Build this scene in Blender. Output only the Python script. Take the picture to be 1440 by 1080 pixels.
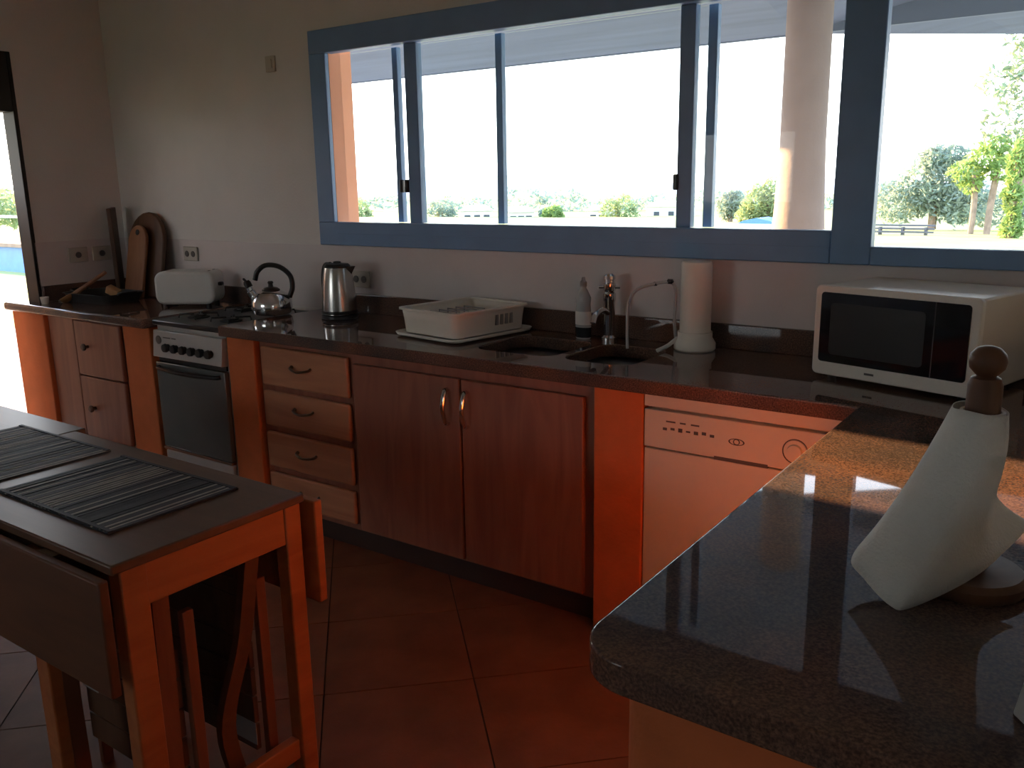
import bpy, bmesh, math, random
import numpy as np
from mathutils import Vector, Matrix
random.seed(7)
PI = math.pi
SC = bpy.context.scene
COL = SC.collection
for o in list(bpy.data.objects):
    bpy.data.objects.remove(o, do_unlink=True)

# ------------------------------------------------------------------ camera
cd = bpy.data.cameras.new('camera')
cd.sensor_fit = 'HORIZONTAL'; cd.sensor_width = 36.0
cd.lens = 1227.2 * 36.0 / 1440.0
cd.clip_start = 0.02; cd.clip_end = 2000
cam = bpy.data.objects.new('camera', cd); COL.objects.link(cam)
yaw, pit, rol = math.radians(35.3378), math.radians(12.9579), math.radians(-0.91997)
fw = Vector((-math.sin(yaw)*math.cos(pit), math.cos(yaw)*math.cos(pit), -math.sin(pit)))
r0 = Vector((math.cos(yaw), math.sin(yaw), 0)); u0 = r0.cross(fw)
rr = r0*math.cos(rol) + u0*math.sin(rol); uu = -r0*math.sin(rol) + u0*math.cos(rol)
M3 = Matrix((rr, uu, -fw)).transposed()
cam.matrix_world = Matrix.Translation((0.5331, -2.9222, 1.4778)) @ M3.to_4x4()
SC.camera = cam

# ------------------------------------------------------------------ world, sun, exposure
SKY = 6.0
SUN = 38.0
SC.view_settings.view_transform = 'Standard'
SC.view_settings.look = 'None'
SC.view_settings.gamma = 1.0
SC.view_settings.use_curve_mapping = False
SC.view_settings.exposure = 0.0
w = bpy.data.worlds.new('sky'); SC.world = w; w.use_nodes = True
nt = w.node_tree; nt.nodes.clear()
tc = nt.nodes.new('ShaderNodeTexCoord'); sx = nt.nodes.new('ShaderNodeSeparateXYZ')
rp = nt.nodes.new('ShaderNodeValToRGB'); bg = nt.nodes.new('ShaderNodeBackground'); ow = nt.nodes.new('ShaderNodeOutputWorld')
nt.links.new(tc.outputs['Generated'], sx.inputs[0]); nt.links.new(sx.outputs['Z'], rp.inputs[0])
cr = rp.color_ramp
cr.elements[0].position = 0.0; cr.elements[0].color = (1.0, 0.96, 0.90, 1)
cr.elements[1].position = 0.75; cr.elements[1].color = (0.34, 0.52, 0.95, 1)
e = cr.elements.new(0.22); e.color = (0.88, 0.94, 1.0, 1)
bg.inputs[1].default_value = SKY
nt.links.new(rp.outputs[0], bg.inputs[0]); nt.links.new(bg.outputs[0], ow.inputs[0])

sl = bpy.data.lights.new('sun', 'SUN'); sl.energy = SUN; sl.angle = math.radians(0.6); sl.color = (1.0, 0.60, 0.27)
so = bpy.data.objects.new('sun', sl); COL.objects.link(so)
SUN_EL = math.radians(9.5); SUN_AZ = math.radians(85.6)   # azimuth turned left of +y
sdir = Vector((-math.sin(SUN_AZ)*math.cos(SUN_EL), math.cos(SUN_AZ)*math.cos(SUN_EL), math.sin(SUN_EL)))
so.rotation_euler = sdir.to_track_quat('Z', 'Y').to_euler()
so.location = (-20, 0, 10)

# ------------------------------------------------------------------ materials
def s2l(c):
    return tuple(((v/255)/12.92 if v/255 <= .04045 else ((v/255+.055)/1.055)**2.4) for v in c)
def base(name):
    m = bpy.data.materials.new(name); m.use_nodes = True
    return m, m.node_tree, m.node_tree.nodes['Principled BSDF']
def mat(name, c, rough=.5, metal=0., var=.12, scale=8., bump=0., bscale=60., spec=None, stretch=(1, 1, 1), coat=0.):
    m, t, p = base(name)
    p.inputs['Roughness'].default_value = rough; p.inputs['Metallic'].default_value = metal
    if spec is not None: p.inputs['Specular IOR Level'].default_value = spec
    if coat: p.inputs['Coat Weight'].default_value = coat; p.inputs['Coat Roughness'].default_value = .08
    g = t.nodes.new('ShaderNodeTexCoord'); mp = t.nodes.new('ShaderNodeMapping'); mp.inputs['Scale'].default_value = stretch
    t.links.new(g.outputs['Object'], mp.inputs[0])
    n = t.nodes.new('ShaderNodeTexNoise'); n.inputs['Scale'].default_value = scale; n.inputs['Detail'].default_value = 5
    t.links.new(mp.outputs[0], n.inputs['Vector'])
    r = t.nodes.new('ShaderNodeValToRGB')
    r.color_ramp.elements[0].position = .3; r.color_ramp.elements[1].position = .7
    r.color_ramp.elements[0].color = tuple(max(0, v*(1-var)) for v in c)+(1,)
    r.color_ramp.elements[1].color = tuple(min(1, v*(1+var)) for v in c)+(1,)
    t.links.new(n.outputs[0], r.inputs[0]); t.links.new(r.outputs[0], p.inputs['Base Color'])
    if bump:
        n2 = t.nodes.new('ShaderNodeTexNoise'); n2.inputs['Scale'].default_value = bscale; n2.inputs['Detail'].default_value = 4
        t.links.new(mp.outputs[0], n2.inputs['Vector'])
        b = t.nodes.new('ShaderNodeBump'); b.inputs['Strength'].default_value = bump; b.inputs['Distance'].default_value = .01
        t.links.new(n2.outputs[0], b.inputs['Height']); t.links.new(b.outputs[0], p.inputs['Normal'])
    return m
def wood(name, c1, c2, stretch=(1, 1, .12), scale=14., rough=.42):
    m, t, p = base(name)
    g = t.nodes.new('ShaderNodeTexCoord'); mp = t.nodes.new('ShaderNodeMapping'); mp.inputs['Scale'].default_value = stretch
    t.links.new(g.outputs['Object'], mp.inputs[0])
    n = t.nodes.new('ShaderNodeTexNoise'); n.inputs['Scale'].default_value = scale; n.inputs['Detail'].default_value = 7; n.inputs['Distortion'].default_value = 1.2
    t.links.new(mp.outputs[0], n.inputs['Vector'])
    r = t.nodes.new('ShaderNodeValToRGB'); r.color_ramp.elements[0].position = .32; r.color_ramp.elements[1].position = .68
    r.color_ramp.elements[0].color = tuple(c1)+(1,); r.color_ramp.elements[1].color = tuple(c2)+(1,)
    t.links.new(n.outputs[0], r.inputs[0]); t.links.new(r.outputs[0], p.inputs['Base Color'])
    p.inputs['Roughness'].default_value = rough
    b = t.nodes.new('ShaderNodeBump'); b.inputs['Strength'].default_value = .12; b.inputs['Distance'].default_value = .004
    t.links.new(n.outputs[0], b.inputs['Height']); t.links.new(b.outputs[0], p.inputs['Normal'])
    return m
def granite(name):
    m, t, p = base(name)
    g = t.nodes.new('ShaderNodeTexCoord')
    def noise(sc, det):
        n = t.nodes.new('ShaderNodeTexNoise'); n.inputs['Scale'].default_value = sc; n.inputs['Detail'].default_value = det
        t.links.new(g.outputs['Object'], n.inputs['Vector']); return n
    a = noise(230, 4); b = noise(5.5, 6)
    r = t.nodes.new('ShaderNodeValToRGB')
    el = r.color_ramp.elements
    el[0].position = .34; el[0].color = (.062, .048, .044, 1); el[1].position = .72; el[1].color = (.20, .15, .115, 1)
    x = el.new(.52); x.color = (.12, .088, .076, 1)
    t.links.new(a.outputs[0], r.inputs[0])
    r2 = t.nodes.new('ShaderNodeValToRGB'); r2.color_ramp.elements[0].position = .35; r2.color_ramp.elements[1].position = .7
    r2.color_ramp.elements[0].color = (.75, .75, .8, 1); r2.color_ramp.elements[1].color = (1.5, 1.05, .85, 1)
    t.links.new(b.outputs[0], r2.inputs[0])
    mx = t.nodes.new('ShaderNodeMix'); mx.data_type = 'RGBA'; mx.blend_type = 'MULTIPLY'; mx.inputs[0].default_value = 1
    t.links.new(r.outputs[0], mx.inputs[6]); t.links.new(r2.outputs[0], mx.inputs[7])
    t.links.new(mx.outputs[2], p.inputs['Base Color'])
    p.inputs['Roughness'].default_value = .03; p.inputs['Specular IOR Level'].default_value = .30
    return m
def glass(name, tint=(.96, .98, .98)):
    m = bpy.data.materials.new(name); m.use_nodes = True; t = m.node_tree; t.nodes.clear()
    o = t.nodes.new('ShaderNodeOutputMaterial'); mx = t.nodes.new('ShaderNodeMixShader'); tr = t.nodes.new('ShaderNodeBsdfTransparent')
    gl = t.nodes.new('ShaderNodeBsdfGlossy'); lw = t.nodes.new('ShaderNodeLayerWeight'); lw.inputs[0].default_value = .5
    pw = t.nodes.new('ShaderNodeMath'); pw.operation = 'POWER'; pw.inputs[1].default_value = 5; fr = t.nodes.new('ShaderNodeMath'); fr.operation = 'MULTIPLY_ADD'; fr.inputs[1].default_value = .96; fr.inputs[2].default_value = .012
    t.links.new(lw.outputs['Facing'], pw.inputs[0]); t.links.new(pw.outputs[0], fr.inputs[0])
    tr.inputs[0].default_value = tint+(1,); gl.inputs['Roughness'].default_value = .02
    t.links.new(fr.outputs[0], mx.inputs[0]); t.links.new(tr.outputs[0], mx.inputs[1]); t.links.new(gl.outputs[0], mx.inputs[2])
    t.links.new(mx.outputs[0], o.inputs[0])
    return m
def leafmat(name, c, var=.35):
    m = mat(name, c, .6, var=var, scale=1.3)
    p = m.node_tree.nodes['Principled BSDF']
    p.inputs['Specular IOR Level'].default_value = .2
    t = m.node_tree
    tl = t.nodes.new('ShaderNodeBsdfTranslucent'); mx = t.nodes.new('ShaderNodeMixShader'); mx.inputs[0].default_value = .4
    src = p.inputs['Base Color'].links[0].from_socket
    t.links.new(src, tl.inputs[0]); out = t.nodes['Material Output']
    t.links.new(p.outputs[0], mx.inputs[1]); t.links.new(tl.outputs[0], mx.inputs[2]); t.links.new(mx.outputs[0], out.inputs[0])
    return m

M = dict(
 wall=mat('wall_plaster', (.74, .71, .68), .85, var=.04, scale=3, bump=.15, bscale=90),
 band=mat('tiled_band', (.68, .62, .61), .45, var=.05, scale=4),
 ceil=mat('ceiling_paint', (.62, .60, .56), .9, var=.03),
 tile=mat('terracotta_tile', (.20, .080, .040), .55, var=.25, scale=5, bump=.08, bscale=40),
 grout=mat('grout', (.06, .04, .03), .9),
 orange=mat('orange_plaster', (.66, .165, .05), .8, var=.10, scale=7, bump=.2, bscale=70),
 granite=granite('brown_granite'),
 cab=wood('cabinet_wood', (.255, .095, .06), (.37, .145, .088)),
 cabh=wood('cabinet_wood_across', (.43, .175, .09), (.57, .26, .135), stretch=(.12, 1, 1)),
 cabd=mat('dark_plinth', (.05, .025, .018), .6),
 tabt=wood('table_top_wood', (.11, .052, .03), (.15, .072, .042), stretch=(.1, 1, 1), rough=.38),
 tabo=wood('table_frame_wood', (.36, .10, .03), (.48, .15, .045), stretch=(1, .15, 1), rough=.5),
 tabs=wood('table_wood_shaded', (.10, .034, .014), (.14, .05, .02), stretch=(.15, 1, 1), rough=.5),  # darkened copy of the table wood, shade put into its colour
 dwood=wood('dark_wood', (.07, .032, .018), (.13, .06, .03)),
 mwood=wood('turned_wood', (.10, .042, .022), (.17, .075, .036), rough=.55),
 bwood=wood('board_wood', (.24, .10, .045), (.34, .15, .07)),
 chairw=wood('chair_wood', (.17, .055, .026), (.24, .085, .04)),
 lwood=wood('pale_wood', (.38, .20, .09), (.5, .28, .13)),
 frame=mat('veil_tinted_aluminium', (.19, .32, .53), .42, var=.05, spec=.4),  # lens glare lightened and blued into the frame colour
 dframe=mat('dark_door_frame', (.012, .011, .011), .6, var=.08),
 chrome=mat('chrome', (.75, .75, .76), .12, 1., var=.02),
 steel=mat('brushed_steel', (.55, .53, .51), .24, 1., var=.05, stretch=(1, 1, .05), scale=30),
 bronze=mat('dull_bronze', (.22, .16, .11), .32, .9, var=.08),
 sinkst=mat('sink_steel', (.22, .22, .23), .3, .9, var=.05),
 white=mat('white_enamel', (.70, .63, .52), .35, var=.02),
 cream=mat('cream_plastic', (.82, .78, .70), .42, var=.03),
 whitep=mat('white_plastic', (.76, .75, .72), .4, var=.02),
 grey=mat('grey_plastic', (.30, .30, .30), .5, var=.05),
 dgrey=mat('dark_grey_print', (.10, .09, .085), .6, var=.05),
 silver=mat('silver_panel', (.55, .54, .52), .35, .25, var=.03),
 black=mat('black_plastic', (.012, .012, .013), .35, var=.1),
 blackg=mat('black_glass', (.010, .012, .016), .06, var=.05),
 ovengl=mat('oven_glass', (.13, .14, .135), .14, var=.05),  # grey reflection mixed into the black glass colour
 iron=mat('cast_iron', (.02, .02, .02), .6, var=.2),
 paper=mat('paper_towel', (.80, .80, .76), .9, var=.03, scale=30, bump=.3, bscale=240),
 tag=mat('paper_tag', (.40, .40, .39), .8, var=.04),
 dreed=mat('dark_reed', (.026, .030, .040), .6, var=.3, scale=30),
 preed=mat('pale_reed', (.36, .33, .28), .6, var=.2, scale=30),
 clearp=mat('clear_plastic', (.45, .46, .47), .2, var=.05),
 soap=mat('dark_soap', (.03, .035, .04), .15, var=.1),
 socket=mat('cream_socket', (.50, .46, .40), .5, var=.03),
 glass=glass('window_glass'),
 terr=mat('pale_paving', (.42, .40, .37), .8, var=.1, scale=2),
 lawn=mat('lawn', (.26, .30, .10), .9, var=.3, scale=.6),
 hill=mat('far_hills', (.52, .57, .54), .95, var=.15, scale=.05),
 eave=mat('eave_boards', (.115, .16, .225), .7, var=.15, scale=3, stretch=(.2, 4, 1)),
 stucco=mat('column_stucco', (.30, .255, .25), .85, var=.10, scale=5, bump=.2, bscale=40),
 pillar=mat('orange_reveal_paint', (.82, .42, .28), .85, var=.05, scale=5),
 leafd=leafmat('leaf_dark_hazed', (.30, .38, .31)),  # distance haze paled into the leaf colour
 leafm=leafmat('leaf_mid_hazed', (.28, .36, .17)),  # also lightened for haze over the garden
 leafy=leafmat('leaf_yellow_green', (.24, .36, .12)),
 leafp=leafmat('leaf_pale', (.22, .30, .20)),
 bark=mat('bark', (.26, .19, .14), .9, var=.25, scale=6),
 hwall=mat('house_white', (.75, .73, .70), .8, var=.05),
 hroof=mat('house_roof', (.55, .46, .40), .8, var=.15),
 pool=mat('blue_liner', (.10, .24, .60), .5, var=.08),
 hwin=mat('house_window', (.06, .07, .09), .2),
 benchw=mat('weathered_bench', (.10, .10, .11), .7, var=.15),
)

# ------------------------------------------------------------------ mesh helpers
LOC = {}
def link(name, me, m, parent=None, smooth=True, bev=0, bseg=2, world=True):
    if parent is not None and world and parent.name in LOC:
        me.transform(Matrix.Translation(-Vector(LOC[parent.name])))
    if smooth:
        me.shade_smooth(); me.set_sharp_from_angle(angle=math.radians(38))
    me.materials.append(m)
    o = bpy.data.objects.new(name, me); COL.objects.link(o)
    if parent is not None:
        o.parent = parent
        if parent.name in LOC: LOC[o.name] = LOC[parent.name]
    if bev:
        b = o.modifiers.new('bevel', 'BEVEL'); b.width = bev; b.segments = bseg; b.limit_method = 'ANGLE'; b.angle_limit = math.radians(40)
    return o
def obj(name, bm, m, parent=None, bev=0, bseg=2, smooth=True, world=True):
    bmesh.ops.recalc_face_normals(bm, faces=bm.faces[:])
    me = bpy.data.meshes.new(name); bm.to_mesh(me); bm.free()
    return link(name, me, m, parent, smooth, bev, bseg, world)
def thing(name, label, cat, loc, rotz=0, group=None, local=False):
    o = bpy.data.objects.new(name, None); COL.objects.link(o)
    o.empty_display_size = .05
    o.location = loc; o.rotation_euler = (0, 0, rotz); tag(o, label, cat, group)
    if not local: LOC[o.name] = loc      # children are given in room coordinates
    return o
def tag(o, label, cat, group=None):
    o['label'] = label; o['category'] = cat
    if group: o['group'] = group
    return o
def struct(o): o['kind'] = 'structure'; return o
def stuff(o): o['kind'] = 'stuff'; return o
def lab(o, s): o['label'] = s; return o
def B(): return bmesh.new()
def box(bm, x0, x1, y0, y1, z0, z1):
    v = [bm.verts.new(p) for p in ((x0,y0,z0),(x1,y0,z0),(x1,y1,z0),(x0,y1,z0),(x0,y0,z1),(x1,y0,z1),(x1,y1,z1),(x0,y1,z1))]
    for f in ((0,3,2,1),(4,5,6,7),(0,1,5,4),(1,2,6,5),(2,3,7,6),(3,0,4,7)): bm.faces.new([v[i] for i in f])
    return bm
def bx(*a): return box(B(), *a)
def prism(bm, pts, h, axis='z'):
    """pts: 2-D outline, h: (low, high) along the axis"""
    def P(a, b, c): return {'z': (a, b, c), 'y': (a, c, b), 'x': (c, a, b)}[axis]
    lo = [bm.verts.new(P(a, b, h[0])) for a, b in pts]; hi = [bm.verts.new(P(a, b, h[1])) for a, b in pts]
    n = len(pts); bm.faces.new(lo); bm.faces.new(hi)
    for i in range(n): bm.faces.new((lo[i], lo[(i+1) % n], hi[(i+1) % n], hi[i]))
    return bm
def lathe(bm, prof, c=(0, 0, 0), seg=28, mtx=None, sx=1, sy=1):
    rings = []
    for r, z in prof:
        ring = []
        for k in range(seg):
            a = 2*PI*k/seg; v = Vector((r*math.cos(a)*sx, r*math.sin(a)*sy, z))
            if mtx: v = mtx @ v
            ring.append(bm.verts.new(v+Vector(c)))
        rings.append(ring)
    for a, b in zip(rings, rings[1:]):
        for k in range(seg): bm.faces.new((a[k], a[(k+1) % seg], b[(k+1) % seg], b[k]))
    bm.faces.new(rings[0][::-1]); bm.faces.new(rings[-1])
    return bm
def catmull(P, n=8):
    P = [Vector(p) for p in P]; Q = [P[0]*2-P[1]]+P+[P[-1]*2-P[-2]]; out = []
    for i in range(1, len(Q)-2):
        for k in range(n):
            t = k/n; a, b, c, d = Q[i-1:i+3]
            out.append(.5*((2*b)+(c-a)*t+(2*a-5*b+4*c-d)*t*t+(3*b-a-3*c+d)*t**3))
    out.append(P[-1]); return out
def tube(bm, path, r, seg=10, flat=1.0):
    path = [Vector(p) for p in path]; rings = []; prev = None
    for i, p in enumerate(path):
        d = (path[min(i+1, len(path)-1)]-path[max(i-1, 0)]).normalized()
        if prev is None:
            a = d.orthogonal().normalized()
        else:
            a = (prev-d*prev.dot(d)).normalized()
        prev = a; b = d.cross(a)
        R = r[i] if isinstance(r, (list, tuple)) else r
        rings.append([bm.verts.new(p+a*R*math.cos(2*PI*k/seg)+b*R*flat*math.sin(2*PI*k/seg)) for k in range(seg)])
    for A, C in zip(rings, rings[1:]):
        for k in range(seg): bm.faces.new((A[k], A[(k+1) % seg], C[(k+1) % seg], C[k]))
    bm.faces.new(rings[0][::-1]); bm.faces.new(rings[-1])
    return bm
def rrect(x0, x1, y0, y1, r, n=6):
    pts = []
    for cx, cy, a0 in ((x1-r, y1-r, 0), (x0+r, y1-r, PI/2), (x0+r, y0+r, PI), (x1-r, y0+r, 1.5*PI)):
        for k in range(n+1):
            a = a0+PI/2*k/n; pts.append((cx+r*math.cos(a), cy+r*math.sin(a)))
    return pts
RX = Matrix.Rotation(PI/2, 3, 'X')      # z axis -> -y
RY = Matrix.Rotation(PI/2, 3, 'Y')

# ------------------------------------------------------------------ room shell
XL, XR, YR, ZC = -4.30, 2.6, -6.0, 2.75
WT = .15      # back wall thickness
XO = -4.40    # outer face of the thin left wall
def wallbox(name, *boxes, m='wall'):
    bm = B()
    for b in boxes: box(bm, *b)
    return struct(obj(name, bm, M[m], smooth=False))
WX0, WX1, WZ0, WZ1 = -2.545, 1.13, 1.235, 2.145
wallbox('wall_back', (XO, WX0, 0, WT, 0, ZC), (WX1, XR+.2, 0, WT, 0, ZC), (WX0, WX1, 0, WT, 0, WZ0), (WX0, WX1, 0, WT, WZ1, ZC))
DY0, DY1, DZ = -.53, -1.02, 2.165
wallbox('wall_left', (XO, XL, DY0, 0, 0, ZC), (XO, XL, YR, DY1, 0, ZC), (XO, XL, DY1, DY0, DZ, ZC))
# outside reveal of the kitchen window, rendered in orange
rv = struct(obj('trim_3', bx(WX0-.02, -2.5245, .0035, .142, WZ0, WZ1), M['pillar'], smooth=False))
SW = (-4.3, -3.7, 1.2, 1.85)  # opening for the added fill window on the right
wallbox('wall_right', (XR, XR+.2, YR, SW[0], 0, ZC), (XR, XR+.2, SW[1], 0, 0, ZC), (XR, XR+.2, SW[0], SW[1], 0, SW[2]), (XR, XR+.2, SW[0], SW[1], SW[3], ZC))
RW = (-4.0, -2.3, 1.1, 2.0)  # opening for the added fill window at the rear
wallbox('wall_rear', (XO, RW[0], YR-.2, YR, 0, ZC), (RW[1], XR+.2, YR-.2, YR, 0, ZC), (RW[0], RW[1], YR-.2, YR, 0, RW[2]), (RW[0], RW[1], YR-.2, YR, RW[3], ZC))
wallbox('ceiling', (XO, XR+.2, YR-.2, WT, ZC, ZC+.15), m='ceil')
floor = struct(obj('floor', bx(XO, XR+.2, YR-.2, WT, -.12, -.004), M['grout'], smooth=False))
LOC[floor.name] = (0, 0, 0)
# floor tiles laid diagonally, each a piece of its own
def clip(poly, ax, val, sign):
    out = []
    for i in range(len(poly)):
        a, b = poly[i], poly[(i+1) % len(poly)]
        da, db = sign*(a[ax]-val), sign*(b[ax]-val)
        if da >= 0: out.append(a)
        if da*db < 0:
            t = da/(da-db); out.append((a[0]+(b[0]-a[0])*t, a[1]+(b[1]-a[1])*t))
    return out
TS = .45; d45 = math.sqrt(.5); tile_me = None; nt_ = 0
for i in range(-16, 17):
    for j in range(-16, 17):
        cx = -.966+(i+.5)*TS*d45-(j+.5)*TS*d45; cy = -1.036+(i+.5)*TS*d45+(j+.5)*TS*d45
        h = (TS/2-.0025)/d45
        poly = [(cx+h, cy), (cx, cy+h), (cx-h, cy), (cx, cy-h)]
        full = all(XL < p[0] < XR and YR < p[1] < 0 for p in poly)
        if full:
            if tile_me is None:
                bm = prism(B(), [(h, 0), (0, h), (-h, 0), (0, -h)], (-.004, .0)); bmesh.ops.recalc_face_normals(bm, faces=bm.faces[:])
                tile_me = bpy.data.meshes.new('tile'); bm.to_mesh(tile_me); bm.free(); tile_me.materials.append(M['tile'])
            o = bpy.data.objects.new('tile', tile_me); COL.objects.link(o); o.parent = floor; o.location = (cx, cy, random.uniform(-.0006, .0006))
        else:
            for ax, v, s in ((0, XL, 1), (0, XR, -1), (1, YR, 1), (1, 0, -1)): poly = clip(poly, ax, v, s) if poly else poly
            if len(poly) > 2: obj('tile', prism(B(), poly, (-.004, 0)), M['tile'], floor, smooth=False)

# tiled band below the window
struct(obj('trim_1', bx(XL+.006, 1.9, -.006, 0, .90, 1.205), M['band'], smooth=False))
struct(obj('trim_2', bx(XL, XL+.006, DY0, 0, .90, 1.205), M['band'], smooth=False))

# ------------------------------------------------------------------ kitchen window
win = bpy.data.objects.new('window_1', None); COL.objects.link(win); struct(win); LOC[win.name] = (0, 0, 0)
FY0, FY1 = -.022, .028
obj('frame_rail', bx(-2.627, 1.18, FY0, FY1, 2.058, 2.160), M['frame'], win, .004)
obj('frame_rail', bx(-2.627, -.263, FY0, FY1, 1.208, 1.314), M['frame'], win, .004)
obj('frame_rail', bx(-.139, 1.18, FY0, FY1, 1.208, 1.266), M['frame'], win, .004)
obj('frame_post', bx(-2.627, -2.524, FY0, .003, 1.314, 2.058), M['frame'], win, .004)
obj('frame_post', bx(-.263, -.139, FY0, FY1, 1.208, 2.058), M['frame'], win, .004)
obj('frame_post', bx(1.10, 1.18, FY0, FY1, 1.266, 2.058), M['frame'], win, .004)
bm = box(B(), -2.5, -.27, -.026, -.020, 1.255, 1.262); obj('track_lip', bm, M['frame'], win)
# sash stiles: room-side sashes and outer sashes
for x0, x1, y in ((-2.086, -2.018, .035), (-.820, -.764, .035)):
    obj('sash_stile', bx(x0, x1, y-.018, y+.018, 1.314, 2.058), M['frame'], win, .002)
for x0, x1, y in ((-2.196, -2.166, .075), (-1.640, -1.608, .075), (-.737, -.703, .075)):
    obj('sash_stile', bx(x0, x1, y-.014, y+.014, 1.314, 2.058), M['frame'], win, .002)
for x0, x1, y in ((-2.524, -2.196, .075), (-2.018, -.820, .035), (-2.166, -1.640, .075), (-1.608, -.737, .080), (-.764, -.263, .035)):
    obj('pane', bx(x0, x1, y-.002, y+.002, 1.314, 2.058), M['glass'], win, smooth=False)
obj('pane', bx(-.139, 1.10, .038, .042, 1.266, 2.058), M['glass'], win, smooth=False)
for x, y in ((-2.163, .060), (-2.094, .016), (-.822, .016)):
    bm = box(B(), x-.009, x+.009, y-.010, y+.008, 1.445, 1.50); obj('latch', bm, M['black'], win, .004)

# left door opening: dark frame lining the reveal
door = bpy.data.objects.new('door_1', None); COL.objects.link(door); struct(door); LOC[door.name] = (0, 0, 0)
obj('door_jamb', bx(XO-.012, XL+.006, DY0-.012, DY0+.010, 0, DZ+.01), M['dframe'], door, .003)
obj('door_jamb', bx(XO-.012, XL+.006, DY1-.010, DY1+.012, 0, DZ+.01), M['dframe'], door, .003)
obj('door_head', bx(XO-.012, XL+.006, DY1+.012, DY0-.012, 1.88, DZ+.01), M['dframe'], door, .003)
# added rear window, unseen behind the viewer, lets in fill light
rw = bpy.data.objects.new('fill_window_rear', None); COL.objects.link(rw); struct(rw); LOC[rw.name] = (0, 0, 0)
for x0, x1, z0, z1 in ((RW[0], RW[1], RW[2], RW[2]+.06), (RW[0], RW[1], RW[3]-.06, RW[3]), (RW[0], RW[0]+.06, RW[2], RW[3]), (RW[1]-.06, RW[1], RW[2], RW[3]), (-3.18, -3.12, RW[2], RW[3])):
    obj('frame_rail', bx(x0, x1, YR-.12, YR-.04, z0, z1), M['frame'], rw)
obj('pane', bx(RW[0], RW[1], YR-.082, YR-.078, RW[2], RW[3]), M['glass'], rw, smooth=False)

sw = bpy.data.objects.new('fill_window_right', None); COL.objects.link(sw); struct(sw); LOC[sw.name] = (0, 0, 0)  # added right-hand window, out of view, brightens the room with sky
for y0, y1, z0, z1 in ((SW[0], SW[1], SW[2], SW[2]+.06), (SW[0], SW[1], SW[3]-.06, SW[3]), (SW[0], SW[0]+.06, SW[2], SW[3]), (SW[1]-.06, SW[1], SW[2], SW[3])):
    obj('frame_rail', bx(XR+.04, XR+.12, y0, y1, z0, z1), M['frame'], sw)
obj('pane', bx(XR+.078, XR+.082, SW[0], SW[1], SW[2], SW[3]), M['glass'], sw, smooth=False)

# ------------------------------------------------------------------ orange masonry
for x0, x1, l, zt in ((-4.52, -4.19, 'wide orange pier at the doorway, left end of the counter', .842),
                  (-3.44, -3.22, 'orange pier between the wooden drawers and the oven', .842),
                  (-2.64, -2.462, 'orange pier between the oven and the stack of small drawers', .855),
                  (-.807, -.632, 'bright orange pier between the sink cupboard and the dishwasher', .855)):
    y1 = (-.04 if x0 < -1 else -.50) if x0 > -4.4 else DY0-.014
    o = thing('masonry_pier', l, 'pier', ((x0+x1)/2, -.3 if x0 > -4.4 else -.575, 0), group='orange masonry piers under the worktop')
    obj('pier_body', bx(x0, x1, -.587, y1, 0, zt), M['orange'], o, .006, 3)
o = thing('peninsula_wall', 'orange plastered low wall carrying the near granite peninsula', 'low wall', (.35, -1.3, 0))
pts = [(.05, -.60), (.05, -1.96)]
for k in range(7):
    a = PI+PI/2*k/6; pts.append((.11+.06*math.cos(a), -1.965+.06*math.sin(a)))
pts += [(.68, -2.025), (.68, -.60)]
obj('wall_body', prism(B(), pts, (0, .853)), M['orange'], o)

# ------------------------------------------------------------------ granite worktops
def slab(name, pts, z0, z1, parent, r=.018, holes=()):
    o = obj(name, prism(B(), pts, (z0, z1)), M['granite'], parent)
    for h in holes:
        c = obj('cutter', prism(B(), h, (z0-.05, z1+.05)), M['granite'], parent)
        md = o.modifiers.new('cut', 'BOOLEAN'); md.object = c; md.operation = 'DIFFERENCE'; md.solver = 'EXACT'
        bpy.context.view_layer.update()
        me = bpy.data.meshes.new_from_object(o.evaluated_get(bpy.context.evaluated_depsgraph_get()))
        o.modifiers.clear(); o.data = me; bpy.data.objects.remove(c, do_unlink=True)
        me.shade_smooth(); me.set_sharp_from_angle(angle=math.radians(38))
    b = o.modifiers.new('bevel', 'BEVEL'); b.width = r; b.segments = 4; b.limit_method = 'ANGLE'; b.angle_limit = math.radians(50)
    return o
SINKS = (rrect(-1.375, -1.045, -.475, -.155, .06), rrect(-1.005, -.745, -.475, -.155, .06))
wt = thing('worktop', 'long brown granite worktop turning the corner into the near peninsula', 'worktop', (-.6, -.5, .855))
pts = [(-2.645, -.012), (-2.645, -.622), (.0, -.622)]
for k in range(9):
    a = PI+PI/2*k/8; pts.append((.08+.08*math.cos(a), -1.98+.08*math.sin(a)))
pts += [(.76, -2.07), (.76, -.62), (1.9, -.62), (1.9, -.012)]
slab('slab', pts, .855, .90, wt, .021, SINKS)
obj('backsplash', bx(-2.60, 1.9, -.026, -.006, .90, .986), M['granite'], wt, .003)
wl = thing('worktop', 'short brown granite worktop beside the doorway holding the toaster', 'worktop', (-3.8, -.3, .842))
slab('slab', [(-4.50, DY0-.015), (-4.50, -.64), (-3.185, -.64), (-3.185, -.012), (XL+.012, -.012), (XL+.012, DY0-.015)], .842, .888, wl, .016)
obj('backsplash', bx(XL+.03, -3.19, -.026, -.006, .888, .972), M['granite'], wl, .003)
obj('backsplash', bx(XL+.006, XL+.026, -.52, -.03, .888, .972), M['granite'], wl, .003)

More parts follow.
